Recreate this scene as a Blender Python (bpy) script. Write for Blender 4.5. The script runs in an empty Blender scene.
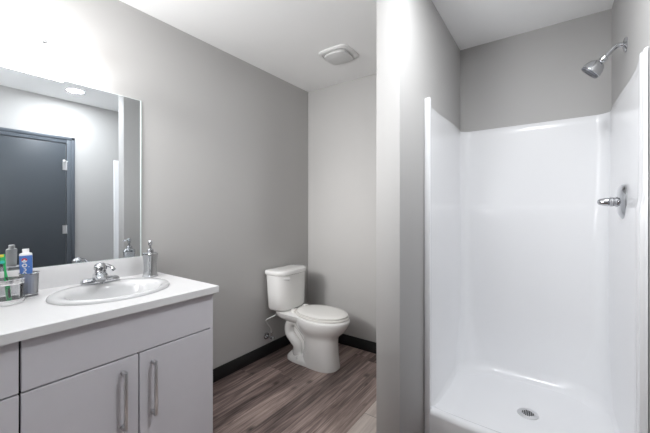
import bpy, bmesh, math, random
from mathutils import Vector, Matrix, noise
PI = math.pi
R = math.radians
random.seed(5)
S = bpy.context.scene
COL = S.collection

# ------------------------------------------------------------------ camera, world, exposure
cam_d = bpy.data.cameras.new('camera')
cam_d.sensor_width = 36.0
cam_d.lens = 317.44 / 650 * 36.0
cam_d.shift_y = -6.24 / 650
cam_d.clip_start = 0.02
cam = bpy.data.objects.new('camera', cam_d)
COL.objects.link(cam)
cam.location = (0, 0, 1.2466)
cam.rotation_euler = (R(90), 0, R(35.455))
S.camera = cam

w = bpy.data.worlds.new('world')
S.world = w
w.use_nodes = True
w.node_tree.nodes['Background'].inputs[0].default_value = (0.8, 0.85, 0.9, 1)
w.node_tree.nodes['Background'].inputs[1].default_value = 0.0

S.view_settings.view_transform = 'Standard'
S.view_settings.look = 'None'
S.view_settings.gamma = 1.0
S.view_settings.use_curve_mapping = False
S.view_settings.exposure = 0.20

VANITY_GLOW = 29.0         # radiance of the lit vanity bar
DOWNLIGHT_GLOW = 365.0     # radiance of the recessed lights
# added fill lamp behind the camera, unseen, brightens the toilet corner
la = bpy.data.lights.new('added_fill_corner', 'AREA')
la.shape = 'DISK'; la.size = 0.5; la.energy = 6.3; la.spread = R(58); la.color = (1.0, 0.99, 0.98)
lo = bpy.data.objects.new('added_fill_corner', la)
COL.objects.link(lo)
lo.location = (-1.68, -0.70, 2.10)
lo.rotation_euler = (Vector((-1.52, 2.4, 1.25)) - Vector(lo.location)).to_track_quat('-Z', 'Y').to_euler()
# a second added fill lamp behind the camera, bounced off the ceiling
lb = bpy.data.lights.new('added_fill_ceiling', 'AREA')
lb.shape = 'DISK'; lb.size = 0.5; lb.energy = 24; lb.color = (0.96, 0.98, 1.0)
lo = bpy.data.objects.new('added_fill_ceiling', lb)
COL.objects.link(lo)
lo.location = (-1.00, -0.40, 1.45)
lo.rotation_euler = (R(146), 0, 0)
S.cycles.max_bounces = 14
S.cycles.diffuse_bounces = 8
S.cycles.glossy_bounces = 8
S.cycles.transmission_bounces = 12
S.cycles.transparent_max_bounces = 12
S.cycles.sample_clamp_indirect = 6.0
S.cycles.caustics_reflective = False
S.cycles.caustics_refractive = False

# ------------------------------------------------------------------ materials
def srgb(r, g, b):
    f = lambda c: (c / 255 / 12.92) if c / 255 <= 0.04045 else ((c / 255 + 0.055) / 1.055) ** 2.4
    return (f(r), f(g), f(b), 1)

def mat(name, col, rough=0.5, metal=0.0, trans=0.0, coat=0.0, ior=1.5, spec=0.5, vary=0.0, vscale=6.0, bump=0.0, bscale=200.0):
    m = bpy.data.materials.new(name)
    m.use_nodes = True
    nt = m.node_tree
    b = nt.nodes['Principled BSDF']
    b.inputs['Base Color'].default_value = col
    b.inputs['Roughness'].default_value = rough
    b.inputs['Metallic'].default_value = metal
    b.inputs['Transmission Weight'].default_value = trans
    b.inputs['Coat Weight'].default_value = coat
    b.inputs['IOR'].default_value = ior
    b.inputs['Specular IOR Level'].default_value = spec
    if vary or bump:
        tc = nt.nodes.new('ShaderNodeTexCoord')
        if vary:
            n = nt.nodes.new('ShaderNodeTexNoise')
            n.inputs['Scale'].default_value = vscale
            n.inputs['Detail'].default_value = 3
            nt.links.new(tc.outputs['Object'], n.inputs['Vector'])
            mx = nt.nodes.new('ShaderNodeMix')
            mx.data_type = 'RGBA'
            mx.inputs['A'].default_value = tuple(c * (1 - vary) for c in col[:3]) + (1,)
            mx.inputs['B'].default_value = tuple(min(1, c * (1 + vary)) for c in col[:3]) + (1,)
            nt.links.new(n.outputs['Fac'], mx.inputs['Factor'])
            nt.links.new(mx.outputs['Result'], b.inputs['Base Color'])
        if bump:
            n2 = nt.nodes.new('ShaderNodeTexNoise')
            n2.inputs['Scale'].default_value = bscale
            nt.links.new(tc.outputs['Object'], n2.inputs['Vector'])
            bp = nt.nodes.new('ShaderNodeBump')
            bp.inputs['Strength'].default_value = bump
            bp.inputs['Distance'].default_value = 0.001
            nt.links.new(n2.outputs['Fac'], bp.inputs['Height'])
            nt.links.new(bp.outputs['Normal'], b.inputs['Normal'])
    return m

def glow(name, col, strength):
    m = bpy.data.materials.new(name)
    m.use_nodes = True
    nt = m.node_tree
    nt.nodes.remove(nt.nodes['Principled BSDF'])
    e = nt.nodes.new('ShaderNodeEmission')
    e.inputs['Color'].default_value = col
    e.inputs['Strength'].default_value = strength
    nt.links.new(e.outputs[0], nt.nodes['Material Output'].inputs[0])
    return m

M = {}
M['wall'] = mat('greige_wall_paint', (0.46, 0.453, 0.446, 1), 0.7, vary=0.015, vscale=3, bump=0.05, bscale=350)
M['ceiling'] = mat('ceiling_paint', (0.89, 0.89, 0.885, 1), 0.8, vary=0.01, bump=0.06, bscale=300)
M['base'] = mat('black_baseboard', (0.006, 0.006, 0.0065, 1), 0.35)
M['cabinet'] = mat('cabinet_laminate', (0.68, 0.67, 0.715, 1), 0.5, vary=0.02, vscale=20)
M['carcass'] = mat('cabinet_carcass', (0.012, 0.012, 0.014, 1), 0.8)
M['counter'] = mat('white_countertop', (0.75, 0.75, 0.76, 1), 0.35, vary=0.02, vscale=60)
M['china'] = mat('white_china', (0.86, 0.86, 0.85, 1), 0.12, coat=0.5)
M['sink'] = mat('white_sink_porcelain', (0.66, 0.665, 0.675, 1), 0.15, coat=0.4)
M['seat'] = mat('white_seat_plastic', (0.86, 0.85, 0.825, 1), 0.25)
M['gel'] = mat('white_gelcoat', (0.84, 0.845, 0.86, 1), 0.24, coat=0.15)
M['chrome'] = mat('chrome', (0.58, 0.59, 0.61, 1), 0.06, metal=1)
M['bright_chrome'] = mat('bright_chrome', (0.90, 0.905, 0.91, 1), 0.14, metal=1)
M['ring'] = mat('polished_ring', (0.88, 0.885, 0.89, 1), 0.22, metal=0.9)
M['satin'] = mat('satin_nickel', (0.74, 0.74, 0.75, 1), 0.38, metal=1)
M['dark'] = mat('dark_rubber', (0.03, 0.03, 0.035, 1), 0.5)
M['grill'] = mat('drain_hole_black', (0.02, 0.02, 0.022, 1), 0.6)
M['mirror'] = mat('mirror_silver', (0.84, 0.875, 0.90, 1), 0.0, metal=1)
M['mirror_edge'] = mat('mirror_glass_edge', (0.75, 0.83, 0.82, 1), 0.15, coat=0.4)
M['glass'] = mat('clear_glass', (0.95, 0.96, 0.97, 1), 0.02, trans=1, ior=1.3)
M['ribbed'] = mat('frosted_glass', (0.93, 0.94, 0.95, 1), 0.28, trans=0.75, ior=1.3)
def thin_glass(name, tint, clear, frost, rough):
    m = bpy.data.materials.new(name); m.use_nodes = True
    nt = m.node_tree; nt.nodes.remove(nt.nodes['Principled BSDF'])
    L = nt.links.new
    tr = nt.nodes.new('ShaderNodeBsdfTransparent'); tr.inputs[0].default_value = tint
    gl = nt.nodes.new('ShaderNodeBsdfGlossy'); gl.inputs['Roughness'].default_value = rough; gl.inputs['Color'].default_value = (0.95, 0.95, 0.95, 1)
    df = nt.nodes.new('ShaderNodeBsdfTranslucent'); df.inputs[0].default_value = (0.9, 0.9, 0.9, 1)
    d2 = nt.nodes.new('ShaderNodeBsdfDiffuse'); d2.inputs[0].default_value = (0.85, 0.85, 0.86, 1)
    md = nt.nodes.new('ShaderNodeMixShader'); md.inputs[0].default_value = 0.4; L(df.outputs[0], md.inputs[1]); L(d2.outputs[0], md.inputs[2])
    m1 = nt.nodes.new('ShaderNodeMixShader'); m1.inputs[0].default_value = frost; L(tr.outputs[0], m1.inputs[1]); L(md.outputs[0], m1.inputs[2])
    lw = nt.nodes.new('ShaderNodeLayerWeight'); lw.inputs['Blend'].default_value = 1 - clear
    m2 = nt.nodes.new('ShaderNodeMixShader'); L(lw.outputs['Fresnel'], m2.inputs[0]); L(m1.outputs[0], m2.inputs[1]); L(gl.outputs[0], m2.inputs[2])
    L(m2.outputs[0], nt.nodes['Material Output'].inputs[0])
    return m
M['glass'] = thin_glass('clear_glass', (0.985, 0.99, 0.995, 1), 0.76, 0.12, 0.03)
M['ribbed'] = thin_glass('frosted_glass', (0.95, 0.96, 0.97, 1), 0.66, 0.42, 0.08)
M['mercury'] = mat('silvered_glass', (0.52, 0.535, 0.55, 1), 0.10, metal=0.95, coat=0.5)
M['door'] = mat('charcoal_door_paint', (0.060, 0.070, 0.082, 1), 0.4, vary=0.03)
M['frame'] = mat('grey_door_frame_paint', (0.10, 0.115, 0.135, 1), 0.35)
M['white'] = mat('white_plastic', (0.80, 0.80, 0.80, 1), 0.35)
M['fan'] = mat('fan_white_plastic', (0.74, 0.74, 0.73, 1), 0.4)
M['fan_grey'] = mat('fan_grey_screen', (0.62, 0.62, 0.615, 1), 0.5)
M['blue'] = mat('toothpaste_blue', (0.09, 0.21, 0.58, 1), 0.3)
M['red'] = mat('toothpaste_red', (0.62, 0.03, 0.03, 1), 0.35)
M['green'] = mat('toothbrush_green', (0.02, 0.42, 0.13, 1), 0.35)
M['yellow'] = mat('bristle_yellow', (0.75, 0.62, 0.08, 1), 0.6)
M['teal'] = mat('bristle_teal', (0.05, 0.50, 0.42, 1), 0.6)
M['hose'] = mat('braided_hose', (0.58, 0.58, 0.57, 1), 0.35, metal=0.7, bump=0.5, bscale=500)
M['lamp'] = glow('lit_acrylic', (1.0, 0.99, 0.985, 1), VANITY_GLOW)
M['down'] = glow('lit_downlight_lens', (0.96, 0.98, 1.0, 1), DOWNLIGHT_GLOW)

def floor_material():
    m = bpy.data.materials.new('wood_vinyl_planks')
    m.use_nodes = True
    nt = m.node_tree
    b = nt.nodes['Principled BSDF']
    L = nt.links.new
    N = nt.nodes.new
    def math_(op, a, bb=None, c=None):
        n = N('ShaderNodeMath'); n.operation = op
        for i, v in enumerate((a, bb, c)):
            if v is None: continue
            if isinstance(v, (int, float)): n.inputs[i].default_value = v
            else: L(v, n.inputs[i])
        return n.outputs[0]
    tc = N('ShaderNodeTexCoord'); sp = N('ShaderNodeSeparateXYZ'); L(tc.outputs['Object'], sp.inputs[0])
    x, y = sp.outputs[0], sp.outputs[1]
    W_, LEN = 0.150, 1.22
    xs = math_('DIVIDE', math_('ADD', x, 0.935), W_)
    i = math_('FLOOR', xs)
    wn = N('ShaderNodeTexWhiteNoise'); wn.noise_dimensions = '1D'; L(i, wn.inputs['W'])
    ys = math_('ADD', math_('DIVIDE', y, LEN), wn.outputs['Value'])
    j = math_('FLOOR', ys)
    cb = N('ShaderNodeCombineXYZ'); L(i, cb.inputs[0]); L(j, cb.inputs[1])
    w2 = N('ShaderNodeTexWhiteNoise'); w2.noise_dimensions = '3D'; L(cb.outputs[0], w2.inputs['Vector'])
    tone = w2.outputs['Value']
    # grain
    gx = math_('ADD', math_('MULTIPLY', x, 22.0), math_('MULTIPLY', tone, 57.0))
    gy = math_('ADD', math_('MULTIPLY', y, 2.0), math_('MULTIPLY', tone, 31.0))
    gv = N('ShaderNodeCombineXYZ'); L(gx, gv.inputs[0]); L(gy, gv.inputs[1])
    g = N('ShaderNodeTexNoise'); g.inputs['Scale'].default_value = 1.0; g.inputs['Detail'].default_value = 9
    g.inputs['Roughness'].default_value = 0.62; g.inputs['Distortion'].default_value = 0.6
    L(gv.outputs[0], g.inputs['Vector'])
    fx = math_('MULTIPLY', gx, 5.0)
    fv = N('ShaderNodeCombineXYZ'); L(fx, fv.inputs[0]); L(gy, fv.inputs[1])
    f = N('ShaderNodeTexNoise'); f.inputs['Scale'].default_value = 1.0; f.inputs['Detail'].default_value = 3
    L(fv.outputs[0], f.inputs['Vector'])
    # knots: sparse dark spots
    kv = N('ShaderNodeCombineXYZ'); L(math_('MULTIPLY', gx, 0.30), kv.inputs[0]); L(math_('MULTIPLY', gy, 1.9), kv.inputs[1])
    vo = N('ShaderNodeTexVoronoi'); vo.inputs['Scale'].default_value = 1.0; L(kv.outputs[0], vo.inputs['Vector'])
    kn = N('ShaderNodeMapRange'); L(vo.outputs['Distance'], kn.inputs['Value'])
    kn.inputs['From Min'].default_value = 0.03; kn.inputs['From Max'].default_value = 0.17
    cr = N('ShaderNodeValToRGB')
    e = cr.color_ramp.elements
    e[0].position = 0.37; e[0].color = (0.060, 0.042, 0.038, 1)
    e[1].position = 0.66; e[1].color = (0.46, 0.355, 0.315, 1)
    k = cr.color_ramp.elements.new(0.50); k.color = (0.20, 0.145, 0.132, 1)
    v = math_('ADD', math_('MULTIPLY', g.outputs['Fac'], 0.62), math_('MULTIPLY', f.outputs['Fac'], 0.38))
    v = math_('ADD', v, math_('MULTIPLY', math_('SUBTRACT', tone, 0.5), 0.22))
    L(v, cr.inputs['Fac'])
    mk = N('ShaderNodeMix'); mk.data_type = 'RGBA'
    L(kn.outputs['Result'], mk.inputs['Factor']); mk.inputs['A'].default_value = (0.030, 0.022, 0.020, 1); L(cr.outputs['Color'], mk.inputs['B'])
    # paler colours along one plank-wide strip beside the partition
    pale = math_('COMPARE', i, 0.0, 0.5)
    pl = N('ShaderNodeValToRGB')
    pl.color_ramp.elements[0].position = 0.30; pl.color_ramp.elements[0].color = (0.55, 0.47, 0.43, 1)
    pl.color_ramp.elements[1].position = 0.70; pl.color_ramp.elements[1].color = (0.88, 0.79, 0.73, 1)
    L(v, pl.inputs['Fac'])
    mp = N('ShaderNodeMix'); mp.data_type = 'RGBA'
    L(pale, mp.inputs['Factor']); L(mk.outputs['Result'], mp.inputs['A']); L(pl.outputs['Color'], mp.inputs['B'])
    # joints
    fxr = math_('FRACT', xs); fyr = math_('FRACT', ys)
    ed = math_('MAXIMUM', math_('LESS_THAN', fxr, 0.012), math_('LESS_THAN', fyr, 0.0024))
    mj = N('ShaderNodeMix'); mj.data_type = 'RGBA'
    L(math_('MULTIPLY', ed, 0.7), mj.inputs['Factor']); L(mp.outputs['Result'], mj.inputs['A']); mj.inputs['B'].default_value = (0.03, 0.024, 0.022, 1)
    L(mj.outputs['Result'], b.inputs['Base Color'])
    b.inputs['Roughness'].default_value = 0.42
    bp = N('ShaderNodeBump'); bp.inputs['Strength'].default_value = 0.12; bp.inputs['Distance'].default_value = 0.002
    L(f.outputs['Fac'], bp.inputs['Height']); L(bp.outputs['Normal'], b.inputs['Normal'])
    return m
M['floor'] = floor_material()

# ------------------------------------------------------------------ helpers
def obj(name, bm, m, parent=None, sharp=38):
    bmesh.ops.remove_doubles(bm, verts=bm.verts, dist=1e-6)
    bmesh.ops.recalc_face_normals(bm, faces=bm.faces)
    me = bpy.data.meshes.new(name)
    bm.to_mesh(me); bm.free()
    for p in me.polygons: p.use_smooth = True
    me.set_sharp_from_angle(angle=R(sharp))
    me.materials.append(m)
    o = bpy.data.objects.new(name, me)
    COL.objects.link(o)
    if parent:
        o.parent = parent
        o.matrix_parent_inverse = Matrix.Translation(world_loc(parent)).inverted()
    return o

def world_loc(o):
    v = Vector(o.location)
    p = o.parent
    if p: v = o.matrix_parent_inverse @ v + world_loc(p)
    return v

def thing(name, label, cat, loc, group=None):
    o = bpy.data.objects.new(name, None)
    o.empty_display_size = 0.05
    COL.objects.link(o)
    o.location = loc
    tag(o, label, cat, group)
    return o

def tag(o, label, cat, group=None):
    o['label'] = label; o['category'] = cat
    if group: o['group'] = group
    return o

def struct(name, bm, m, label=None, cat=None):
    o = obj(name, bm, m)
    o['kind'] = 'structure'
    if label: o['label'] = label
    if cat: o['category'] = cat
    return o

def add_box(bm, x0, x1, y0, y1, z0, z1, bev=0.0, seg=2, tilt=None):
    t = bmesh.new()
    bmesh.ops.create_cube(t, size=1)
    for v in t.verts:
        v.co = Vector(((x0 + x1) / 2 + v.co.x * (x1 - x0), (y0 + y1) / 2 + v.co.y * (y1 - y0), (z0 + z1) / 2 + v.co.z * (z1 - z0)))
    if bev: bmesh.ops.bevel(t, geom=list(t.edges), offset=bev, segments=seg, profile=0.5, affect='EDGES')
    merge(bm, t, tilt)
    return bm

def merge(bm, t, mtx=None):
    if mtx is not None: bmesh.ops.transform(t, matrix=mtx, verts=t.verts)
    me = bpy.data.meshes.new('tmp'); t.to_mesh(me); t.free()
    bm.from_mesh(me); bpy.data.meshes.remove(me)

def box(*a, **k): return add_box(bmesh.new(), *a, **k)

def loft(bm, rings, cap0=True, cap1=True, close=True, mtx=None):
    t = bmesh.new()
    V = [[t.verts.new(p) for p in r] for r in rings]
    n = len(rings[0])
    for a, b in zip(V, V[1:]):
        for k in range(n if close else n - 1):
            q = (a[k], a[(k + 1) % n], b[(k + 1) % n], b[k])
            if len({id(x) for x in q}) == 4: t.faces.new(q)
    if cap0: t.faces.new(V[0])
    if cap1: t.faces.new(V[-1])
    merge(bm, t, mtx)
    return bm

def lathe(bm, prof, n=32, mtx=None, cap0=True, cap1=True, sx=1.0, sy=1.0):
    rings = [[(sx * max(r, 1e-5) * math.cos(2 * PI * k / n), sy * max(r, 1e-5) * math.sin(2 * PI * k / n), z) for k in range(n)] for r, z in prof]
    return loft(bm, rings, cap0, cap1, True, mtx)

def spline(pts, n=8):
    P = [Vector(p) for p in pts]
    if len(P) < 3: return P
    P = [2 * P[0] - P[1]] + P + [2 * P[-1] - P[-2]]
    out = []
    for i in range(1, len(P) - 2):
        for k in range(n):
            t = k / n
            a, b, c, d = P[i - 1:i + 3]
            out.append(0.5 * ((2 * b) + (c - a) * t + (2 * a - 5 * b + 4 * c - d) * t * t + (3 * b - a - 3 * c + d) * t ** 3))
    out.append(P[-2])
    return out

def tube(bm, pts, rad, n=12, smooth=True, squash=None):
    P = spline(pts) if smooth else [Vector(p) for p in pts]
    rr = rad if callable(rad) else (lambda t: rad)
    up = Vector((0, 0, 1))
    T0 = (P[1] - P[0]).normalized()
    nrm = T0.orthogonal().normalized() if abs(T0.dot(up)) > 0.95 else T0.cross(up).normalized()
    rings = []
    for i, p in enumerate(P):
        T = (P[min(i + 1, len(P) - 1)] - P[max(i - 1, 0)]).normalized()
        nrm = (nrm - T * nrm.dot(T)).normalized()
        bi = T.cross(nrm)
        r = rr(i / (len(P) - 1))
        s = squash or (1, 1)
        rings.append([p + nrm * r * s[0] * math.cos(2 * PI * k / n) + bi * r * s[1] * math.sin(2 * PI * k / n) for k in range(n)])
    return loft(bm, rings)

def axis_mtx(p, d):
    """local +Z along d, origin at p"""
    return Matrix.Translation(Vector(p)) @ Vector(d).to_track_quat('Z', 'Y').to_matrix().to_4x4()

def sm(a, b, x):
    t = max(0, min(1, (x - a) / (b - a))); return t * t * (3 - 2 * t)

# ------------------------------------------------------------------ the room
H = 2.44
XL, XR, YB, YF = -2.0, 0.292, 2.516, -0.95
PL, PR, PY = -0.6688, -0.5514, 1.353          # the partition: left face, shower face, end
T = 0.10
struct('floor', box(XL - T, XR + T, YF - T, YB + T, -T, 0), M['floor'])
struct('ceiling', box(XL - T, XR + T, YF - T, YB + T, H, H + T), M['ceiling'])
struct('wall_left', box(XL - T, XL, YF - T, YB + T, 0, H), M['wall'])
struct('wall_back', box(XL, XR, YB, YB + T, 0, H), M['wall'])
struct('wall_right', box(XR, XR + T, YF - T, YB + T, 0, H), M['wall'])
struct('wall_front', box(XL, XR, YF - T, YF, 0, H), M['wall'])
struct('wall_partition', box(PL, PR, PY, YB, 0, H, bev=0.004), M['wall'])

def baseboard(name, p, q, nrm):
    p, q, nrm = Vector(p), Vector(q), Vector(nrm)
    prof = [(0, 0), (0.014, 0), (0.014, 0.062), (0.011, 0.066), (0.011, 0.078), (0.007, 0.090), (0, 0.092)]
    rings = [[e + nrm * d + Vector((0, 0, z)) for d, z in prof] for e in (p, q)]
    struct(name, loft(bmesh.new(), rings), M['base'])
baseboard('baseboard_left', (XL, 0.985, 0), (XL, YB, 0), (1, 0, 0))
baseboard('baseboard_back', (XL + .014, YB, 0), (PL - .014, YB, 0), (0, -1, 0))
baseboard('baseboard_partition', (PL, PY, 0), (PL, YB, 0), (-1, 0, 0))

# door seen in the mirror, on the right wall
DY0, DY1, DZ = 0.355, 1.17, 1.965
dr = struct('door_1', box(XR - 0.012, XR, DY0, DY1, 0.01, DZ, bev=0.002), M['door'])
for hz in (0.25, 1.04, 1.725):
    h = lathe(bmesh.new(), [(0.007, hz - 0.045), (0.007, hz + 0.045)], 12, Matrix.Translation((XR - 0.018, DY1 + 0.004, 0)))
    add_box(h, XR - 0.014, XR - 0.0115, DY1 - 0.03, DY1 + 0.004, hz - 0.045, hz + 0.045)
    obj('hinge', h, M['satin'], dr)
st = lathe(bmesh.new(), [(0.006, 0), (0.006, 0.04), (0.012, 0.041), (0.012, 0.055)], 12, axis_mtx((XR - 0.016, DY1 + 0.004, 1.775), (-0.75, -0.6, 0)))
add_box(st, XR - 0.03, XR - 0.006, DY1 - 0.02, DY1 + 0.012, 1.768, 1.778)
obj('hinge_stop', st, M['white'], dr)
hd = lathe(bmesh.new(), [(0.026, 0), (0.026, 0.008), (0.011, 0.012), (0.011, 0.045)], 20, axis_mtx((XR - 0.012, DY0 + 0.06, 0.95), (-1, 0, 0)))
tube(hd, [(XR - 0.055, DY0 + 0.055, 0.95), (XR - 0.058, DY0 + 0.12, 0.95), (XR - 0.055, DY0 + 0.17, 0.948)], 0.009)
obj('door_lever', hd, M['satin'], dr)
fr = bmesh.new()
for (y0, y1, z0, z1) in ((DY1 + 0.004, DY1 + 0.076, 0, DZ + 0.071), (DY0 - 0.076, DY0 - 0.004, 0, DZ + 0.071), (DY0 - 0.004, DY1 + 0.004, DZ + 0.004, DZ + 0.071)):
    add_box(fr, XR - 0.02, XR, y0, y1, z0, z1, bev=0.003)
for (y0, y1, z0, z1) in ((DY1 + 0.045, DY1 + 0.076, 0, DZ + 0.071), (DY0 - 0.076, DY0 - 0.045, 0, DZ + 0.071), (DY0 - 0.076, DY1 + 0.076, DZ + 0.043, DZ + 0.071)):
    add_box(fr, XR - 0.028, XR - 0.018, y0, y1, z0, z1, bev=0.003)
struct('trim_1', fr, M['frame'])

# ------------------------------------------------------------------ shower stall
SL, SR, SBK = PR + 0.012, XR - 0.012, YB - 0.012      # inner faces of the moulded walls
SF = 1.680                                            # front of the stall
ZT = 1.841                                            # top of its front flange
LIPX = 0.021
def stall_outline(inset, z):
    """plan of the inner wall surface, left front -> back -> right front"""
    Rc = 0.095 + 0.17 * (1 - sm(0.118, 0.42, z))
    r = max(0.02, Rc - inset - 0.03 * sm(0.9, 1.5, z))
    xl, xr, yb = SL + inset, SR - inset, SBK - inset
    pts = []
    ys = [SF + 0.06 + (yb - r - SF - 0.06) * k / 20 for k in range(21)]
    # rounded front lip
    for a in range(7):
        t = a / 6 * PI / 2
        pts.append((xl + (LIPX - inset) * (1 - math.sin(t)) if LIPX > inset else xl, SF + 0.006 + 0.05 * (1 - math.cos(t))))
    pts += [(xl, y) for y in ys]
    pts += [(xl + r - r * math.cos(k / 10 * PI / 2), yb - r + r * math.sin(k / 10 * PI / 2)) for k in range(1, 11)]
    pts += [(xl + r + (xr - xl - 2 * r) * k / 12, yb) for k in range(1, 12)]
    pts += [(xr - r + r * math.sin(k / 10 * PI / 2), yb - r + r * math.cos(k / 10 * PI / 2)) for k in range(0, 11)]
    pts += [(xr, y) for y in reversed(ys[:-1])]
    for d, rise in ((0.05, 0), (0.03, 0.001), (0.015, 0.004), (0.005, 0.0055), (-0.005, 0.005), (-0.015, 0.002), (-0.03, 0.001), (-0.042, 0.001), (-0.048, -0.003), (-0.05, -0.009)):
        pts.append((xr - rise if rise >= 0 else SR - rise, SF + d))
    return pts
def top_z(x, y):
    d = y - SF
    z = ZT - 0.004 * sm(0.0, 0.03, d) - 0.022 * sm(0.03, 0.10, d) + 0.012 * sm(0.2, 0.62, d)
    cx = min(abs(x - SL), abs(SR - x))
    return z - 0.010 * sm(0.72, 0.79, d)
PANZ = 0.118
prof = []
for k in range(9):                                    # cove at the floor
    a = k / 8 * PI / 2
    prof.append((PANZ + 0.075 * (1 - math.cos(a)), 0.012 + 0.075 * (1 - math.sin(a))))
prof += [(0.5, 0.011), (0.9, 0.010), (1.20, 0.010), (1.245, 0.0095), (1.258, 0.0085), (1.270, 0.0065), (1.282, 0.0045), (1.30, 0.0035), (1.36, 0.002), (1.5, 0.0)]
stall = thing('shower_stall', 'white moulded fibreglass shower stall with curved top edge, between partition and right wall', 'shower', (-0.13, 2.1, 0))
rings = []
for z, ins in prof:
    rings.append([(x, y, z) for x, y in stall_outline(ins, z)])
o5 = stall_outline(0.0, 1.5)
for k in range(1, 8):
    rings.append([(x, y, 1.5 + (top_z(x, y) - 1.5) * k / 7) for x, y in o5])
# thick rolled top edge, stepping back to the wall
cxm, cym = (SL + SR) / 2, 1.6
def outw(x, y, d):
    if y > SBK - 0.11:
        cx = min(max(x, SL + 0.1), SR - 0.1); cy = SBK - 0.1
        v = Vector((x - cx, y - cy));
        if v.length > 1e-4: v.normalize()
        return x + v.x * d, y + v.y * d
    return max(min(x - d if x < cxm else x + d, XR - 0.0008), PR + 0.0008), y
rings.append([outw(x, y, 0.003) + (top_z(x, y) + 0.004,) for x, y in o5])
rings.append([outw(x, y, 0.0105) + (top_z(x, y) + 0.004,) for x, y in o5])
bm = loft(bmesh.new(), rings, False, False, close=False)
obj('wall_panel', bm, M['gel'], stall, sharp=60)
# jamb flange faces at the front
for xa, xb, ya, bv in ((PR + 0.0015, SL + LIPX, SF - 0.004, 0.008), (SR - 0.002, XR - 0.0012, SF - 0.11, 0.004)):
    if xa < -0.3: obj('front_flange', box(xa, xb, ya, SF + 0.03, 0.0, ZT + 0.002, bev=bv, seg=3), M['gel'], stall)
# pan with threshold
pp = [(SF + 0.000, 0.0), (SF + 0.000, 0.10), (SF + 0.003, 0.170)]
for k in range(1, 6):
    a = k / 5 * PI / 2
    pp.append((SF + 0.003 + 0.022 * (1 - math.cos(a)), 0.170 + 0.020 * math.sin(a)))
pp += [(SF + 0.045, 0.189), (SF + 0.060, 0.184), (SF + 0.080, 0.165), (SF + 0.10, 0.142), (SF + 0.125, 0.127), (SF + 0.16, 0.122), (SF + 0.25, 0.120), (SF + 0.33, 0.1185), (SF + 0.36, 0.1175), (SF + 0.40, 0.117), (SF + 0.45, 0.1175), (SF + 0.5, 0.1185), (2.46, 0.121)]
xs_ = [SL - 0.004 + (SR - SL + 0.008) * k / 30 for k in range(31)]
rings = []
for x in xs_:
    u = (x - cxm) / (SR - SL) * 2
    bow = 0.018 * (1 - u * u)
    cove = 0.07 * max(0, (abs(u) - 0.72) / 0.28) ** 2.2
    row = []
    for (y, z) in pp:
        fade = sm(SF + 0.5, SF + 0.05, y) if y > SF + 0.05 else 1
        zz = z
        if SF + 0.05 < y: zz = z + cove * (1 - sm(0.08, 0.0, y - SF - 0.05)) * 0.8
        row.append((x, y - bow * fade, zz))
    rings.append(row)
bm = loft(bmesh.new(), rings, False, False, close=False)
obj('shower_pan', bm, M['gel'], stall, sharp=60)
DRX, DRY = -0.105, 2.085
DRZ = 0.1185
dn = lathe(bmesh.new(), [(0.001, DRZ + 0.004), (0.030, DRZ + 0.004), (0.031, DRZ + 0.0055), (0.046, DRZ + 0.005), (0.050, DRZ + 0.002), (0.050, DRZ - 0.01)], 40, Matrix.Translation((DRX, DRY, 0)))
dro = obj('drain_cover', dn, M['satin'], stall)
hb = bmesh.new()
for ix in range(-3, 4):
    for iy in range(-3, 4):
        if ix * ix + iy * iy <= 10:
            cx, cy = DRX + ix * 0.0082, DRY + iy * 0.0082
            add_box(hb, cx - 0.0029, cx + 0.0029, cy - 0.0029, cy + 0.0029, DRZ + 0.0035, DRZ + 0.0049)
obj('drain_hole', hb, M['grill'], dro)['kind'] = 'stuff'

# shower valve
VX, VY, VZ = SR - 0.003, 2.005, 1.286
vt = thing('shower_valve', 'chrome single lever shower valve with round plate on white stall wall', 'shower valve', (VX, VY, VZ))
mx_ = axis_mtx((VX, VY, VZ), (-1, 0, 0))
obj('valve_plate', lathe(bmesh.new(), [(0.082, 0), (0.083, 0.004), (0.078, 0.012), (0.060, 0.021), (0.034, 0.026), (0.001, 0.027)], 48, mx_), M['chrome'], vt)
obj('valve_collar', lathe(bmesh.new(), [(0.024, 0.020), (0.024, 0.032), (0.021, 0.033), (0.021, 0.037), (0.001, 0.037)], 32, mx_), M['chrome'], vt)
hb = lathe(bmesh.new(), [(0.018, 0.036), (0.022, 0.040), (0.022, 0.050), (0.018, 0.054), (0.021, 0.058), (0.019, 0.070), (0.015, 0.084), (0.012, 0.092), (0.006, 0.096), (0.0005, 0.097)], 32, mx_)
obj('lever', hb, M['chrome'], vt)

# shower head
AX, AY, AZ = XR, 2.060, 2.035
sh = thing('showerhead', 'chrome shower head on curved arm, high on the right wall above the stall', 'shower head', (AX, AY, AZ))
mx_ = axis_mtx((AX, AY, AZ), (-1, 0, 0))
obj('wall_flange', lathe(bmesh.new(), [(0.034, 0), (0.034, 0.003), (0.029, 0.009), (0.014, 0.013), (0.001, 0.013)], 32, mx_), M['chrome'], sh)
hd_d = Vector((-0.70, 0.13, -0.70)).normalized()
e = Vector((0.214, 2.055, 1.992))
obj('arm', tube(bmesh.new(), [(AX - 0.002, AY, AZ), (AX - 0.03, AY, AZ + 0.004), (0.242, 2.058, 2.025), e], 0.0108, 16), M['chrome'], sh)
mx_ = axis_mtx(e - hd_d * 0.004, hd_d)
obj('swivel_nut', lathe(bmesh.new(), [(0.012, 0), (0.0155, 0.002), (0.0155, 0.018), (0.013, 0.021), (0.012, 0.032), (0.001, 0.032)], 24, mx_), M['chrome'], sh)
obj('spray_body', lathe(bmesh.new(), [(0.013, 0.026), (0.022, 0.030), (0.033, 0.040), (0.040, 0.054), (0.044, 0.070), (0.0445, 0.078), (0.043, 0.080), (0.001, 0.080)], 36, mx_), M['chrome'], sh)
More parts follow.
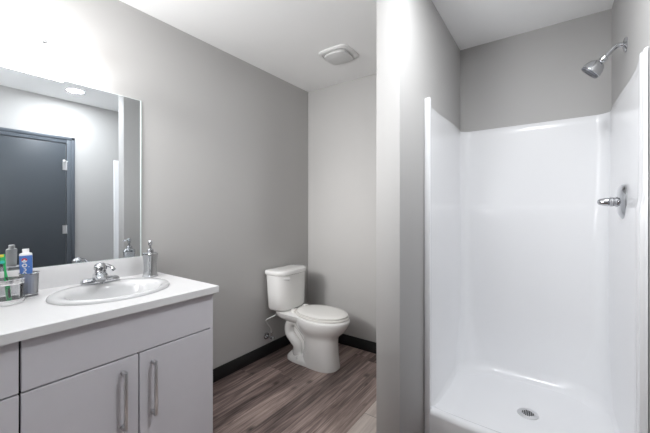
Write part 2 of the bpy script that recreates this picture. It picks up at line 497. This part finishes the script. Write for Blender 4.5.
obj('spray_face', lathe(bmesh.new(), [(0.0425, 0.079), (0.0425, 0.088), (0.039, 0.091), (0.022, 0.091), (0.020, 0.088), (0.001, 0.088)], 36, mx_), mat('spray_face_grey', (0.12, 0.125, 0.14, 1), 0.4), sh)

# ------------------------------------------------------------------ toilet
TY = 2.05
to = thing('toilet', 'white two piece toilet with closed lid in the far corner', 'toilet', (-1.55, TY, 0))
def oval(z, xb, xf, b, n=48, p=2.0, wide=0.5, yc=TY):
    """plan ring from xb (back) to xf (front), half width b, widest at fraction 'wide'"""
    c = xb + (xf - xb) * wide
    out = []
    for k in range(n):
        t = 2 * PI * k / n
        ca, sa = math.cos(t), math.sin(t)
        ax = (xf - c) if ca > 0 else (c - xb)
        f = lambda v, e: math.copysign(abs(v) ** e, v)
        out.append((c + ax * f(ca, 2 / p), yc + b * f(sa, 2 / p), z))
    return out
bm = bmesh.new()
# front column, flaring into the bowl and its rim
loft(bm, [oval(0.000, -1.66, -1.335, 0.110, p=2.6), oval(0.020, -1.66, -1.335, 0.110, p=2.6), oval(0.05, -1.65, -1.340, 0.106, p=2.6),
          oval(0.12, -1.64, -1.348, 0.103, p=2.5), oval(0.19, -1.64, -1.350, 0.102, p=2.4), oval(0.23, -1.66, -1.345, 0.105, p=2.3),
          oval(0.255, -1.69, -1.335, 0.115, p=2.1), oval(0.28, -1.715, -1.305, 0.134), oval(0.31, -1.73, -1.275, 0.152), oval(0.34, -1.735, -1.255, 0.163),
          oval(0.365, -1.735, -1.243, 0.169), oval(0.383, -1.735, -1.240, 0.170), oval(0.392, -1.735, -1.243, 0.167), oval(0.396, -1.73, -1.252, 0.160)])
# foot plate running back under the trapway
loft(bm, [oval(0.0, -1.815, -1.37, 0.106, p=3.4), oval(0.022, -1.815, -1.37, 0.106, p=3.4), oval(0.034, -1.808, -1.38, 0.099, p=3.2), oval(0.052, -1.79, -1.40, 0.080, p=3)])
# core wall behind the column
loft(bm, [oval(0.03, -1.775, -1.55, 0.026, p=5), oval(0.20, -1.785, -1.55, 0.026, p=5), oval(0.38, -1.82, -1.55, 0.06, p=5)])
# deck that carries the tank
loft(bm, [oval(0.315, -1.83, -1.60, 0.085, p=4), oval(0.345, -1.87, -1.58, 0.128, p=4), oval(0.37, -1.90, -1.56, 0.142, p=4.5), oval(0.392, -1.905, -1.56, 0.146, p=4.5), oval(0.400, -1.895, -1.57, 0.138, p=4.5)])
# exposed trapway
for sgn in (-1, 1):
    yy = TY + sgn * 0.046
    tube(bm, [(-1.52, yy, 0.135), (-1.575, yy, 0.185), (-1.655, yy, 0.275), (-1.725, yy, 0.318), (-1.785, yy, 0.285), (-1.790, yy, 0.215), (-1.745, yy, 0.165), (-1.705, yy, 0.125), (-1.705, yy, 0.07), (-1.70, yy, 0.02)],
         lambda t: 0.036 + 0.005 * math.sin(t * PI), 16)
# bolt cover on the foot
lathe(bm, [(0.013, 0.0), (0.013, 0.012), (0.008, 0.018), (0.001, 0.019)], 16, Matrix.Translation((-1.67, TY - 0.088, 0.028)))
obj('bowl', bm, M['china'], to, sharp=50)
bm = loft(bmesh.new(), [oval(0.397, -1.715, -1.258, 0.155, p=2.1), oval(0.399, -1.72, -1.252, 0.160, p=2.1), oval(0.410, -1.72, -1.252, 0.161, p=2.1), oval(0.4135, -1.715, -1.260, 0.153, p=2.1)])
obj('seat', bm, M['seat'], to)
bm = loft(bmesh.new(), [oval(0.4185, -1.70, -1.272, 0.142, p=2.1), oval(0.4195, -1.71, -1.260, 0.154, p=2.1), oval(0.428, -1.71, -1.260, 0.154, p=2.1), oval(0.434, -1.70, -1.268, 0.147, p=2.1), oval(0.439, -1.66, -1.31, 0.11, p=2.1), oval(0.4405, -1.58, -1.39, 0.05, p=2)])
for s in (-1, 1): add_box(bm, -1.735, -1.695, TY + s * 0.075 - 0.02, TY + s * 0.075 + 0.02, 0.400, 0.430, bev=0.006)
obj('seat_lid', bm, M['seat'], to)
to_shift = (-0.02, 0.022, 0)
def tank_ring(z, xb, xs, xf, hw, r=0.02, n=22):
    """D-shaped plan: flat back at xb, sides to xs, bowed front out to xf"""
    p = [(xb, TY + hw - r), (xb + r * 0.3, TY + hw - r * 0.3), (xb + r, TY + hw)]
    for k in range(n + 1):
        a = PI / 2 - PI * k / n
        p.append((xs + (xf - xs) * abs(math.cos(a)) ** 0.8, TY + hw * math.copysign(abs(math.sin(a)) ** 0.62, math.sin(a))))
    p += [(xb + r, TY - hw), (xb + r * 0.3, TY - hw + r * 0.3), (xb, TY - hw + r)]
    return [(x, y, z) for x, y in p]
bm = loft(bmesh.new(), [tank_ring(0.402, -1.915, -1.845, -1.785, 0.144), tank_ring(0.412, -1.925, -1.842, -1.765, 0.162), tank_ring(0.430, -1.93, -1.84, -1.758, 0.170),
                        tank_ring(0.55, -1.938, -1.845, -1.757, 0.175), tank_ring(0.706, -1.945, -1.848, -1.756, 0.179)])
tk = obj('tank', bm, M['china'], to, sharp=45)
bm = loft(bmesh.new(), [tank_ring(0.704, -1.952, -1.85, -1.752, 0.183), tank_ring(0.708, -1.955, -1.85, -1.746, 0.187), tank_ring(0.732, -1.957, -1.85, -1.742, 0.190), tank_ring(0.742, -1.952, -1.85, -1.748, 0.185), tank_ring(0.747, -1.93, -1.86, -1.775, 0.165), tank_ring(0.748, -1.90, -1.87, -1.82, 0.10)])
obj('tank_lid', bm, M['china'], to, sharp=45)
fx = (-1.80, TY - 0.125, 0.672)
bm = lathe(bmesh.new(), [(0.011, 0), (0.011, 0.014), (0.001, 0.016)], 16, axis_mtx((-1.792, TY - 0.128, 0.677), (0.8, -0.6, 0)))
tube(bm, [(-1.779, TY - 0.138, 0.677), (-1.768, TY - 0.118, 0.676), (-1.757, TY - 0.088, 0.671)], lambda t: 0.0085 + 0.003 * t, 10, squash=(0.7, 1.2))
obj('flush_lever', bm, M['white'], to)

to.location = Vector(to.location) + Vector(to_shift)
# water supply
sv = thing('water_stop_valve', 'chrome water stop valve with braided hose on the wall left of the toilet', 'valve', (XL, 1.935, 0.165))
bm = lathe(bmesh.new(), [(0.030, 0), (0.029, 0.004), (0.016, 0.009), (0.008, 0.010), (0.008, 0.05), (0.012, 0.05), (0.012, 0.075), (0.001, 0.076)], 24, axis_mtx((XL, 1.935, 0.165), (1, 0, 0)))
lathe(bm, [(0.009, -0.012), (0.009, 0.030), (0.011, 0.030), (0.011, 0.042), (0.001, 0.043)], 16, Matrix.Translation((XL + 0.062, 1.935, 0.165)))
obj('valve_body', bm, M['chrome'], sv)
bm = bmesh.new()
loft(bm, [[(0.017 * math.cos(t) * (1.25 if k % 2 else 0.8), 0.012 * math.sin(t) * (1.25 if k % 2 else 0.8), z) for k, t in enumerate([2 * PI * q / 12 for q in range(12)])] for z in (0.074, 0.090)], mtx=axis_mtx((XL, 1.935, 0.165), (1, 0, 0)))
obj('valve_handle', bm, M['chrome'], sv)
bm = tube(bmesh.new(), [(XL + 0.062, 1.935, 0.205), (XL + 0.060, 1.930, 0.245), (XL + 0.045, 1.905, 0.29), (XL + 0.050, 1.890, 0.325), (XL + 0.075, 1.915, 0.342), (XL + 0.105, 1.945, 0.365), (XL + 0.115, 1.950, 0.405)], 0.0058, 10)
obj('supply_hose', bm, M['hose'], sv)

# ------------------------------------------------------------------ vanity
CX, CY0, CY1 = -1.3595, -0.16, 0.990
CZ0, CZ1 = 0.8355, 0.8685
FX = -1.388            # face of doors and drawers
SY0, SYM, SY1 = 0.262, 0.6235, 0.976
ZS = 0.657             # seam between drawer row and doors
def front(bm, y0, y1, z0, z1): return add_box(bm, FX - 0.018, FX, y0, y1, z0, z1, bev=0.0012, seg=1)
def pull(name, parent, x, y0, z0, y1, z1):
    """square bar pull between two points on the face"""
    p, q = Vector((x + 0.030, y0, z0)), Vector((x + 0.030, y1, z1))
    b = bmesh.new(); s = 0.0058
    d = (q - p).normalized()
    if abs(d.z) > 0.5:
        add_box(b, x + 0.024, x + 0.036, y0 - s, y0 + s, min(z0, z1), max(z0, z1), bev=0.0012)
        for z in (min(z0, z1) + 0.006, max(z0, z1) - 0.006): add_box(b, x - 0.001, x + 0.030, y0 - s, y0 + s, z - 0.006, z + 0.006, bev=0.001)
    else:
        add_box(b, x + 0.024, x + 0.036, min(y0, y1), max(y0, y1), z0 - s, z0 + s, bev=0.0012)
        for y in (min(y0, y1) + 0.006, max(y0, y1) - 0.006): add_box(b, x - 0.001, x + 0.030, y - 0.006, y + 0.006, z0 - s, z0 + s, bev=0.001)
    return obj(name, b, M['satin'], parent)
cab = thing('sink_cabinet', 'light grey vanity base with two doors under the sink', 'cabinet', (-1.69, 0.62, 0))
bm = bmesh.new()
add_box(bm, XL + 0.002, FX - 0.050, SY0, SY0 + 0.016, 0.10, CZ0 - 0.001)
add_box(bm, XL + 0.002, FX - 0.0195, SY0, SY1 - 0.0005, 0.10, 0.116)
add_box(bm, XL + 0.002, XL + 0.012, SY0, SY1, 0.10, CZ0 - 0.001)
add_box(bm, FX - 0.065, FX - 0.050, SY0, SY1 - 0.002, ZS - 0.03, ZS + 0.03)
add_box(bm, FX - 0.065, FX - 0.050, SY0, SY1 - 0.002, CZ0 - 0.04, CZ0 - 0.001)
add_box(bm, FX - 0.065, FX - 0.050, SYM - 0.02, SYM + 0.02, 0.10, ZS)
add_box(bm, XL + 0.05, FX - 0.09, SY0, SY1 - 0.02, 0.0, 0.10)
obj('carcass', bm, M['carcass'], cab)
obj('side_panel', box(XL + 0.002, FX - 0.0005, SY1 - 0.016, SY1, 0.0, CZ0 - 0.001, bev=0.001, seg=1), M['cabinet'], cab)
obj('false_drawer_front', front(bmesh.new(), SY0 + 0.0030, SY1 - 0.0005, ZS + 0.0030, CZ0 - 0.004), M['cabinet'], cab)
d1 = obj('door', front(bmesh.new(), SY0 + 0.0030, SYM - 0.0030, 0.105, ZS - 0.0030), M['cabinet'], cab)
d2 = obj('door', front(bmesh.new(), SYM + 0.0030, SY1 - 0.0005, 0.105, ZS - 0.0030), M['cabinet'], cab)
pull('handle', d1, FX, 0.561, 0.382, 0.561, 0.608)
pull('handle', d2, FX, 0.677, 0.382, 0.677, 0.608)
dc = thing('drawer_cabinet', 'light grey drawer unit at the left end of the vanity', 'cabinet', (-1.69, 0.05, 0))
bm = bmesh.new()
add_box(bm, XL + 0.002, FX - 0.050, CY0 + 0.02, SY0 - 0.0005, 0.10, CZ0 - 0.002)
add_box(bm, XL + 0.05, FX - 0.09, CY0 + 0.03, SY0, 0.0, 0.10)
obj('carcass', bm, M['carcass'], dc)
for z0, z1 in ((ZS + 0.0030, CZ0 - 0.004), (0.385, ZS - 0.0030), (0.105, 0.3815)):
    f = obj('drawer', front(bmesh.new(), CY0 + 0.02, SY0 - 0.0030, z0, z1), M['cabinet'], dc)
    zc = (z0 + z1) / 2 + (0.0 if z0 > 0.6 else 0.06)
    pull('handle', f, FX, -0.075, zc, 0.105, zc)

# countertop with an oval cut-out
SKX, SKY = -1.667, 0.637
SA, SB = 0.207, 0.241            # sink half sizes in x and y
ct = thing('countertop', 'white vanity countertop with low backsplash', 'countertop', (-1.68, 0.4, CZ0))
def rect_pt(t):
    dx, dy = math.cos(t), math.sin(t)
    c = []
    if dx > 1e-9: c.append((CX - SKX) / dx)
    if dx < -1e-9: c.append((XL + 0.0005 - SKX) / dx)
    if dy > 1e-9: c.append((CY1 - SKY) / dy)
    if dy < -1e-9: c.append((CY0 - SKY) / dy)
    m_ = min(c); return (SKX + dx * m_, SKY + dy * m_)
ang = sorted([2 * PI * k / 72 + 0.01 for k in range(72)] + [math.atan2(yy - SKY, xx - SKX) % (2 * PI) for xx in (CX, XL + 0.0005) for yy in (CY0, CY1)])
hole = [(SKX + (SA - 0.02) * math.cos(t), SKY + (SB - 0.02) * math.sin(t)) for t in ang]
edge = [rect_pt(t) for t in ang]
def shrink(p, d): return (min(p[0], CX - d), max(min(p[1], CY1 - d), CY0 + d))
rings = [[(x, y, CZ0) for x, y in hole], [(x, y, CZ0) for x, y in edge], [(x, y, CZ1 - 0.002) for x, y in edge], [shrink(p, 0.002) + (CZ1,) for p in edge], [(x, y, CZ1) for x, y in hole], [(x, y, CZ0) for x, y in hole]]
obj('slab', loft(bmesh.new(), rings, False, False), M['counter'], ct, sharp=30)
obj('backsplash', box(XL + 0.0005, XL + 0.0195, CY0, CY1 - 0.004, CZ1, 0.9708, bev=0.0015), M['counter'], ct)

# sink
sk = thing('sink', 'white oval drop-in sink set in the countertop', 'sink', (SKX, SKY, CZ1))
IX = SKX + 0.030
def ell(cx, a, b, z, n=64): return [(cx + a * math.cos(2 * PI * k / n), SKY + b * math.sin(2 * PI * k / n), z) for k in range(n)]
rings = [ell(SKX, SA - 0.024, SB - 0.024, CZ0 - 0.01), ell(SKX, SA - 0.022, SB - 0.022, CZ1 + 0.001), ell(SKX, SA, SB, CZ1 + 0.001), ell(SKX, SA + 0.001, SB + 0.001, CZ1 + 0.006), ell(SKX, SA - 0.003, SB - 0.003, CZ1 + 0.013), ell(SKX + 0.002, SA - 0.011, SB - 0.011, CZ1 + 0.0165), ell(SKX + 0.010, SA - 0.024, SB - 0.028, CZ1 + 0.0165),
         ell(IX - 0.003, 0.163, 0.193, CZ1 + 0.0145), ell(IX, 0.156, 0.186, CZ1 + 0.008), ell(IX, 0.149, 0.179, CZ1 - 0.010), ell(IX, 0.138, 0.166, CZ1 - 0.05), ell(IX, 0.115, 0.140, CZ1 - 0.095), ell(IX, 0.075, 0.095, CZ1 - 0.125), ell(IX, 0.024, 0.024, CZ1 - 0.135), ell(IX, 0.022, 0.022, CZ1 - 0.14)]
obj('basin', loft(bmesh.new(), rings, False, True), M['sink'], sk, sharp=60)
obj('sink_drain', lathe(bmesh.new(), [(0.001, -0.132), (0.016, -0.132), (0.017, -0.1335), (0.023, -0.1335), (0.024, -0.138)], 28, Matrix.Translation((IX, SKY, CZ1))), M['chrome'], sk)

# faucet
FZ = CZ1 + 0.0168
FAX = -1.838
SKY_ = SKY; SKY = SKY + 0.006
fa = thing('faucet', 'chrome single lever faucet at the back of the sink', 'faucet', (FAX, SKY, FZ))
def rr(hx, hy, z, x0=FAX, p=4, n=40):
    f = lambda v: math.copysign(abs(v) ** (2 / p), v)
    return [(x0 + hx * f(math.cos(2 * PI * k / n)), SKY + hy * f(math.sin(2 * PI * k / n)), z) for k in range(n)]
obj('base_plate', loft(bmesh.new(), [rr(0.026, 0.080, FZ), rr(0.028, 0.082, FZ + 0.003), rr(0.028, 0.082, FZ + 0.015), rr(0.024, 0.077, FZ + 0.022), rr(0.016, 0.066, FZ + 0.026, p=3)]), M['chrome'], fa)
bm = loft(bmesh.new(), [rr(0.027, 0.040, FZ + 0.012, p=2.6), rr(0.0265, 0.036, FZ + 0.024, p=2.5), rr(0.025, 0.029, FZ + 0.040, p=2.2), rr(0.024, 0.025, FZ + 0.052, p=2), rr(0.0235, 0.0235, FZ + 0.060, p=2), rr(0.020, 0.020, FZ + 0.064, p=2)])
obj('faucet_body', bm, M['chrome'], fa)
# spout: broad wedge reaching over the bowl
rings = []
for k in range(11):
    t = k / 10
    x = FAX + 0.008 + 0.118 * t
    zc = FZ + 0.034 + 0.010 * math.sin(t * PI * 0.9) - 0.002 * t
    hw = 0.034 - 0.012 * t
    hh = 0.022 - 0.007 * t
    if t > 0.93: hw *= 0.8; hh *= 0.75
    rings.append([(x, SKY + hw * math.copysign(abs(math.cos(a)) ** 0.75, math.cos(a)), zc + hh * math.copysign(abs(math.sin(a)) ** 0.75, math.sin(a))) for a in [2 * PI * q / 24 for q in range(24)]])
bm = loft(bmesh.new(), rings)
SWV = Matrix.Translation((FAX, SKY, 0)) @ Matrix.Rotation(R(-17), 4, 'Z') @ Matrix.Translation((-FAX, -SKY, 0))
lathe(bm, [(0.011, 0.0), (0.011, 0.016), (0.001, 0.017)], 20, axis_mtx((FAX + 0.112, SKY, FZ + 0.030), (0.1, 0, -1)))
bmesh.ops.transform(bm, matrix=SWV, verts=bm.verts)
obj('spout', bm, M['chrome'], fa)
bm = lathe(bmesh.new(), [(0.022, 0.062), (0.028, 0.066), (0.0285, 0.078), (0.024, 0.089), (0.014, 0.097), (0.001, 0.100)], 28, Matrix.Translation((FAX, SKY, FZ)))
tube(bm, [(FAX + 0.004, SKY + 0.010, FZ + 0.088), (FAX + 0.014, SKY + 0.030, FZ + 0.082), (FAX + 0.022, SKY + 0.045, FZ + 0.068), (FAX + 0.026, SKY + 0.052, FZ + 0.056)], lambda t: 0.008 + 0.003 * t, 12, squash=(1.3, 0.8))
obj('lever', bm, M['chrome'], fa)
bm = lathe(bmesh.new(), [(0.0025, 0.01), (0.0025, 0.05), (0.006, 0.052), (0.006, 0.060), (0.001, 0.061)], 12, Matrix.Translation((FAX - 0.020, SKY, FZ + 0.012)))
obj('lift_rod', bm, M['chrome'], fa)

SKY = SKY_
# ------------------------------------------------------------------ mirror
MY0, MY1, MZ0, MZ1 = 0.235, 0.9098, 0.9713, 1.9015
mi = thing('wall_mirror', 'large frameless wall mirror above the vanity backsplash', 'mirror', (XL, 0.57, MZ0))
obj('mirror_glass', box(XL + 0.0052, XL + 0.0062, MY0 + 0.008, MY1 - 0.008, MZ0 + 0.003, MZ1 - 0.003), M['mirror'], mi)
bm = bmesh.new()
add_box(bm, XL + 0.0005, XL + 0.005, MY0, MY1, MZ0, MZ1, bev=0.0008)
add_box(bm, XL + 0.0045, XL + 0.0066, MY1 - 0.0085, MY1, MZ0, MZ1, bev=0.0008)
add_box(bm, XL + 0.0045, XL + 0.0066, MY0, MY0 + 0.0085, MZ0, MZ1, bev=0.0008)
obj('polished_edge', bm, M['mirror_edge'], mi)

# ------------------------------------------------------------------ lights and fan
VLY = 0.419
vl = thing('vanity_light', 'glowing white bar light above the mirror with round backplate', 'light', (XL, VLY, 2.0))
bm = lathe(bmesh.new(), [(0.066, 0), (0.066, 0.016), (0.058, 0.026), (0.001, 0.027)], 40, axis_mtx((XL, 0.432, 2.058), (1, 0, 0)))
add_box(bm, XL + 0.020, XL + 0.072, VLY - 0.10, VLY + 0.10, 1.962, 2.008, bev=0.003)
obj('back_plate', bm, M['white'], vl)
obj('light_shade', box(XL + 0.070, -1.820, 0.257, 0.580, 1.943, 2.020, bev=0.004), M['lamp'], vl)
obj('added_light_block', box(XL + 0.066, -1.882, 0.254, 0.583, 2.0205, 2.0235, bev=0.001, seg=1), M['white'], vl)  # added plate, keeps upward light off the wall above the bar
obj('finial', lathe(bmesh.new(), [(0.014, 0), (0.014, 0.007), (0.009, 0.011), (0.001, 0.0115)], 16, axis_mtx((-1.820, VLY, 1.991), (1, 0, 0))), M['satin'], vl)

def downlight(x, y, label):
    d = thing('recessed_light', label, 'light', (x, y, H))
    obj('trim_ring', lathe(bmesh.new(), [(0.066, -0.0015), (0.092, -0.0005), (0.092, -0.004), (0.085, -0.008), (0.068, -0.006), (0.066, -0.0015)], 40, Matrix.Translation((x, y, H)), False, False), M['white'], d)
    obj('lens', lathe(bmesh.new(), [(0.066, -0.0015), (0.062, -0.004), (0.001, -0.005)], 40, Matrix.Translation((x, y, H)), True, True), M['down'], d)
downlight(-0.12, 1.136, 'round recessed ceiling light in front of the shower, seen in the mirror')

fn = thing('exhaust_fan', 'white square exhaust fan cover on the ceiling above the toilet', 'fan', (-1.33, 2.045, H))
def sq(hx, hy, z, p=7, n=56):
    f = lambda v: math.copysign(abs(v) ** (2 / p), v)
    o = []
    for k in range(n):
        u, v = f(math.cos(2 * PI * k / n)), f(math.sin(2 * PI * k / n))
        o.append((-1.325 + hx * u * (1 + 0.10 * (1 - v * v)), 2.045 + hy * v * (1 + 0.10 * (1 - u * u)), H + z))
    return o
obj('grille_frame', loft(bmesh.new(), [sq(0.122, 0.118, -0.0005, 9), sq(0.122, 0.118, -0.005, 9), sq(0.117, 0.113, -0.012, 8), sq(0.104, 0.100, -0.016, 7), sq(0.100, 0.096, -0.010, 7)]), M['fan'], fn)
obj('center_cover', loft(bmesh.new(), [sq(0.084, 0.080, -0.009, 5), sq(0.090, 0.086, -0.022, 5), sq(0.088, 0.084, -0.030, 5), sq(0.070, 0.066, -0.036, 4.5), sq(0.03, 0.03, -0.039, 4)]), M['fan_grey'], fn)

# ------------------------------------------------------------------ toiletries
def cup(t, x, y, r0, r1, h, m, name, wall=0.003):
    mt = Matrix.Translation((x, y, CZ1))
    return obj(name, lathe(bmesh.new(), [(0.001, 0.002), (r0, 0.002), (r1, h), (r1 - wall, h), (r0 - wall, 0.010), (0.001, 0.010)], 40, mt), m, t)
def band(t, x, y, r, z, hh, name='chrome_band'):
    rr_ = [(r + 0.0005, z), (r + 0.003, z + 0.001), (r + 0.003, z + hh - 0.001), (r + 0.0005, z + hh)]
    return obj(name, lathe(bmesh.new(), rr_ + [(r - 0.0002, z + hh), (r - 0.0002, z), (r + 0.0005, z)], 40, Matrix.Translation((x, y, CZ1)), False, False), M['bright_chrome'], t)
HX, HY = -1.795, 0.303
th = thing('toothbrush_holder', 'round clear glass toothbrush holder with chrome bands on the counter', 'toothbrush holder', (HX, HY, CZ1))
cup(th, HX, HY, 0.047, 0.047, 0.098, M['glass'], 'glass_cup')
def ridged(t, x, y, r, z, hh, name):
    pr = [(r + 0.0003, z), (r + 0.003, z + 0.001), (r + 0.0032, z + hh * 0.28), (r + 0.0012, z + hh * 0.36), (r + 0.0012, z + hh * 0.64), (r + 0.0032, z + hh * 0.72), (r + 0.003, z + hh - 0.001), (r + 0.0003, z + hh), (r - 0.0002, z + hh), (r - 0.0002, z), (r + 0.0003, z)]
    return obj(name, lathe(bmesh.new(), pr, 48, Matrix.Translation((x, y, CZ1)), False, False), M['ring'], t)
ridged(th, HX, HY, 0.047, 0.0, 0.021, 'base_ring')
ridged(th, HX, HY, 0.047, 0.079, 0.021, 'rim_ring')
obj('slotted_lid', lathe(bmesh.new(), [(0.016, 0.082), (0.0438, 0.082), (0.0438, 0.095), (0.016, 0.095), (0.016, 0.082)], 40, Matrix.Translation((HX, HY, CZ1)), False, False), M['ribbed'], th)

UX, UY = -1.843, 0.377
tu = thing('tumbler', 'small ribbed glass tumbler with chrome base holding the toothpaste tube', 'cup', (UX, UY, CZ1))
n = 72
def ribring(r, z, amp=0.0007): return [(UX + (r + amp * math.cos(18 * 2 * PI * k / n)) * math.cos(2 * PI * k / n), UY + (r + amp * math.cos(18 * 2 * PI * k / n)) * math.sin(2 * PI * k / n), CZ1 + z) for k in range(n)]
obj('glass_body', loft(bmesh.new(), [ribring(0.0285, 0.002), ribring(0.0285, 0.02), ribring(0.032, 0.108, 0.0003), ribring(0.030, 0.108, 0.0), ribring(0.0265, 0.012, 0.0)]), M['ribbed'], tu)
band(tu, UX, UY, 0.0290, 0.0, 0.009, 'base_ring')
band(tu, UX, UY, 0.0295, 0.016, 0.005)
band(tu, UX, UY, 0.0317, 0.104, 0.005, 'rim_ring')

# toothpaste tube, cap upwards
tb0 = Vector((UX - 0.007, UY - 0.006, CZ1 + 0.014)); tb1 = Vector((-1.868, 0.3706, 1.080))
ax = (tb1 - tb0); Lt = ax.length; ax.normalize()
wide = Vector((0.33, 0.944, 0)); wide = (wide - ax * wide.dot(ax)).normalized(); thin = ax.cross(wide)
if thin.x < 0: thin, wide = -thin, -wide
MT = Matrix((wide, thin, ax)).transposed().to_4x4(); MT.translation = tb0        # local x = width, y = towards viewer, z = up
tp = thing('toothpaste_tube', 'blue toothpaste tube with white cap standing in the tumbler', 'toothpaste', tb0)
def tring(hw, ht, z, n=40): return [(hw * math.cos(2 * PI * k / n), ht * math.sin(2 * PI * k / n), z) for k in range(n)]
TW, TT = 0.0215, 0.0150
S0 = Lt - 0.030
obj('tube_body', loft(bmesh.new(), [tring(0.0195, 0.0020, 0), tring(0.0197, 0.0025, 0.01), tring(0.0205, 0.008, 0.06), tring(0.0212, 0.0125, 0.12), tring(TW, TT, S0)], mtx=MT), M['white'], tp)
def half(hw, ht, z, n=24): return [((hw + .0002) * math.cos(PI * (0.06 + 0.88 * k / n)), (ht + .0002) * math.sin(PI * (0.06 + 0.88 * k / n)), z) for k in range(n + 1)]
obj('blue_label', loft(bmesh.new(), [half(0.0195, 0.0020, 0.002), half(0.0197, 0.0025, 0.01), half(0.0205, 0.008, 0.06), half(0.0212, 0.0125, 0.12), half(TW, TT, S0 - 0.001)], False, False, close=False, mtx=MT), M['blue'], tp)
obj('tube_shoulder', loft(bmesh.new(), [tring(TW + 0.0001, TT + 0.0001, S0 - 0.0005), tring(TW, TT, S0 + 0.004), tring(0.020, 0.0145, S0 + 0.009), tring(0.012, 0.012, S0 + 0.012)], mtx=MT), M['white'], tp)
obj('cap', loft(bmesh.new(), [tring(0.0115, 0.0115, S0 + 0.010), tring(0.0115, 0.0115, S0 + 0.026), tring(0.0105, 0.0105, S0 + 0.029)], mtx=MT), M['white'], tp)
# printed mark: red and white roundel with white letter shapes running down the tube
def on_tube(u, z):
    t = z / S0
    q = 0.06 / S0, 0.12 / S0
    ht = 0.008 + (0.0125 - 0.008) * (z - 0.06) / 0.06 if z < 0.12 else 0.0125 + (TT - 0.0125) * (z - 0.12) / (S0 - 0.12)
    hw = 0.0205 + (0.0212 - 0.0205) * (z - 0.06) / 0.06 if z < 0.12 else 0.0212 + (TW - 0.0212) * (z - 0.12) / (S0 - 0.12)
    return (u, ht * math.sqrt(max(0, 1 - (u / hw) ** 2)) + 0.0008, z)
def arc_mark(bm, cu, cz, r0, r1, a0, a1, n=20):
    rings = [[on_tube(cu + r * math.cos(R(a0 + (a1 - a0) * k / n)), cz + r * math.sin(R(a0 + (a1 - a0) * k / n))) for k in range(n + 1)] for r in (r0, r1)]
    return loft(bm, rings, False, False, close=False, mtx=MT)
LU = 0.003
bm = arc_mark(bmesh.new(), LU, S0 - 0.021, 0.004, 0.0095, -10, 190)
obj('red_mark', bm, M['red'], tp)
bm = arc_mark(bmesh.new(), LU, S0 - 0.021, 0.0, 0.0038, 0, 360)
arc_mark(bm, LU, S0 - 0.021, 0.005, 0.0095, 195, 345)
arc_mark(bm, LU, S0 - 0.043, 0.0042, 0.0085, 0, 360)
arc_mark(bm, LU + 0.001, S0 - 0.062, 0.0035, 0.007, 70, 300)
arc_mark(bm, LU + 0.001, S0 - 0.078, 0.0035, 0.007, 0, 360)
arc_mark(bm, LU - 0.0135, S0 - 0.05, 0.0008, 0.0020, 0, 360)
obj('white_letters', bm, M['white'], tp)

# toothbrush
b0, b1 = Vector((-1.786, 0.305, CZ1 + 0.013)), Vector((-1.828, 0.294, 1.066))
bx = (b1 - b0).normalized()
tbh = thing('toothbrush', 'green and black toothbrush standing in the glass holder', 'toothbrush', b0)
P = lambda t, o=(0, 0, 0): b0 + (b1 - b0) * t + Vector(o)
obj('handle', tube(bmesh.new(), [P(0), P(0.1), P(0.3, (0.002, 0, 0)), P(0.5), P(0.7), P(0.82), P(1.0)], lambda t: 0.0080 - 0.0042 * sm(0.35, 0.62, t) + 0.002 * sm(0.74, 0.84, t), 12), M['green'], tbh)
obj('grip', tube(bmesh.new(), [P(0.06, (0.0040, 0.001, 0)), P(0.2, (0.0052, 0.001, 0)), P(0.38, (0.004, 0.001, 0)), P(0.50, (0.0015, 0, 0))], 0.0048, 10), M['dark'], tbh)
side = Vector((0.55, -0.83, 0)); side = (side - bx * side.dot(bx)).normalized(); oth = bx.cross(side)
def bristles(t0, t1, ln, m):
    mt = Matrix((oth, bx, side)).transposed().to_4x4(); mt.translation = P((t0 + t1) / 2)
    hl = (t1 - t0) / 2 * (b1 - b0).length
    obj('bristles', add_box(bmesh.new(), -0.0055, 0.0055, -hl, hl, 0.002, ln, bev=0.0012, tilt=mt), m, tbh)
bristles(0.80, 0.86, 0.014, M['teal']); bristles(0.865, 0.935, 0.012, M['green']); bristles(0.94, 0.995, 0.014, M['yellow'])

# soap dispenser
SX, SYd = -1.862, 0.897
sd = thing('soap_dispenser', 'silver glass soap dispenser with chrome pump at the right end of the counter', 'soap dispenser', (SX, SYd, CZ1))
ca, sa = math.cos(R(20)), math.sin(R(20))
def sqr(h, z, p=5, n=48):
    f = lambda v: math.copysign(abs(v) ** (2 / p), v)
    o = []
    for k in range(n):
        a = 2 * PI * k / n
        u, v = h * f(math.cos(a)), h * f(math.sin(a))
        o.append((SX + u * ca - v * sa, SYd + u * sa + v * ca, CZ1 + z))
    return o
obj('base_ring', loft(bmesh.new(), [sqr(0.031, 0.0), sqr(0.0325, 0.002), sqr(0.0325, 0.009), sqr(0.0305, 0.011)]), M['chrome'], sd)
obj('bottle', loft(bmesh.new(), [sqr(0.0295, 0.0105), sqr(0.0275, 0.040), sqr(0.0270, 0.060), sqr(0.0285, 0.090), sqr(0.0320, 0.120), sqr(0.0330, 0.128), sqr(0.0315, 0.134, 4), sqr(0.024, 0.139, 3), sqr(0.014, 0.142, 2.2)]), M['mercury'], sd)
mt = Matrix.Translation((SX, SYd, CZ1))
pm = obj('pump', lathe(bmesh.new(), [(0.0165, 0.139), (0.017, 0.142), (0.017, 0.153), (0.012, 0.158), (0.007, 0.160), (0.006, 0.176), (0.010, 0.178), (0.0105, 0.196), (0.008, 0.203), (0.001, 0.204)], 28, mt), M['chrome'], sd)
obj('nozzle', tube(bmesh.new(), [(SX, SYd, CZ1 + 0.190), (SX + 0.020, SYd - 0.010, CZ1 + 0.192), (SX + 0.036, SYd - 0.018, CZ1 + 0.186)], lambda t: 0.0055 - 0.0015 * t, 10), M['chrome'], pm)
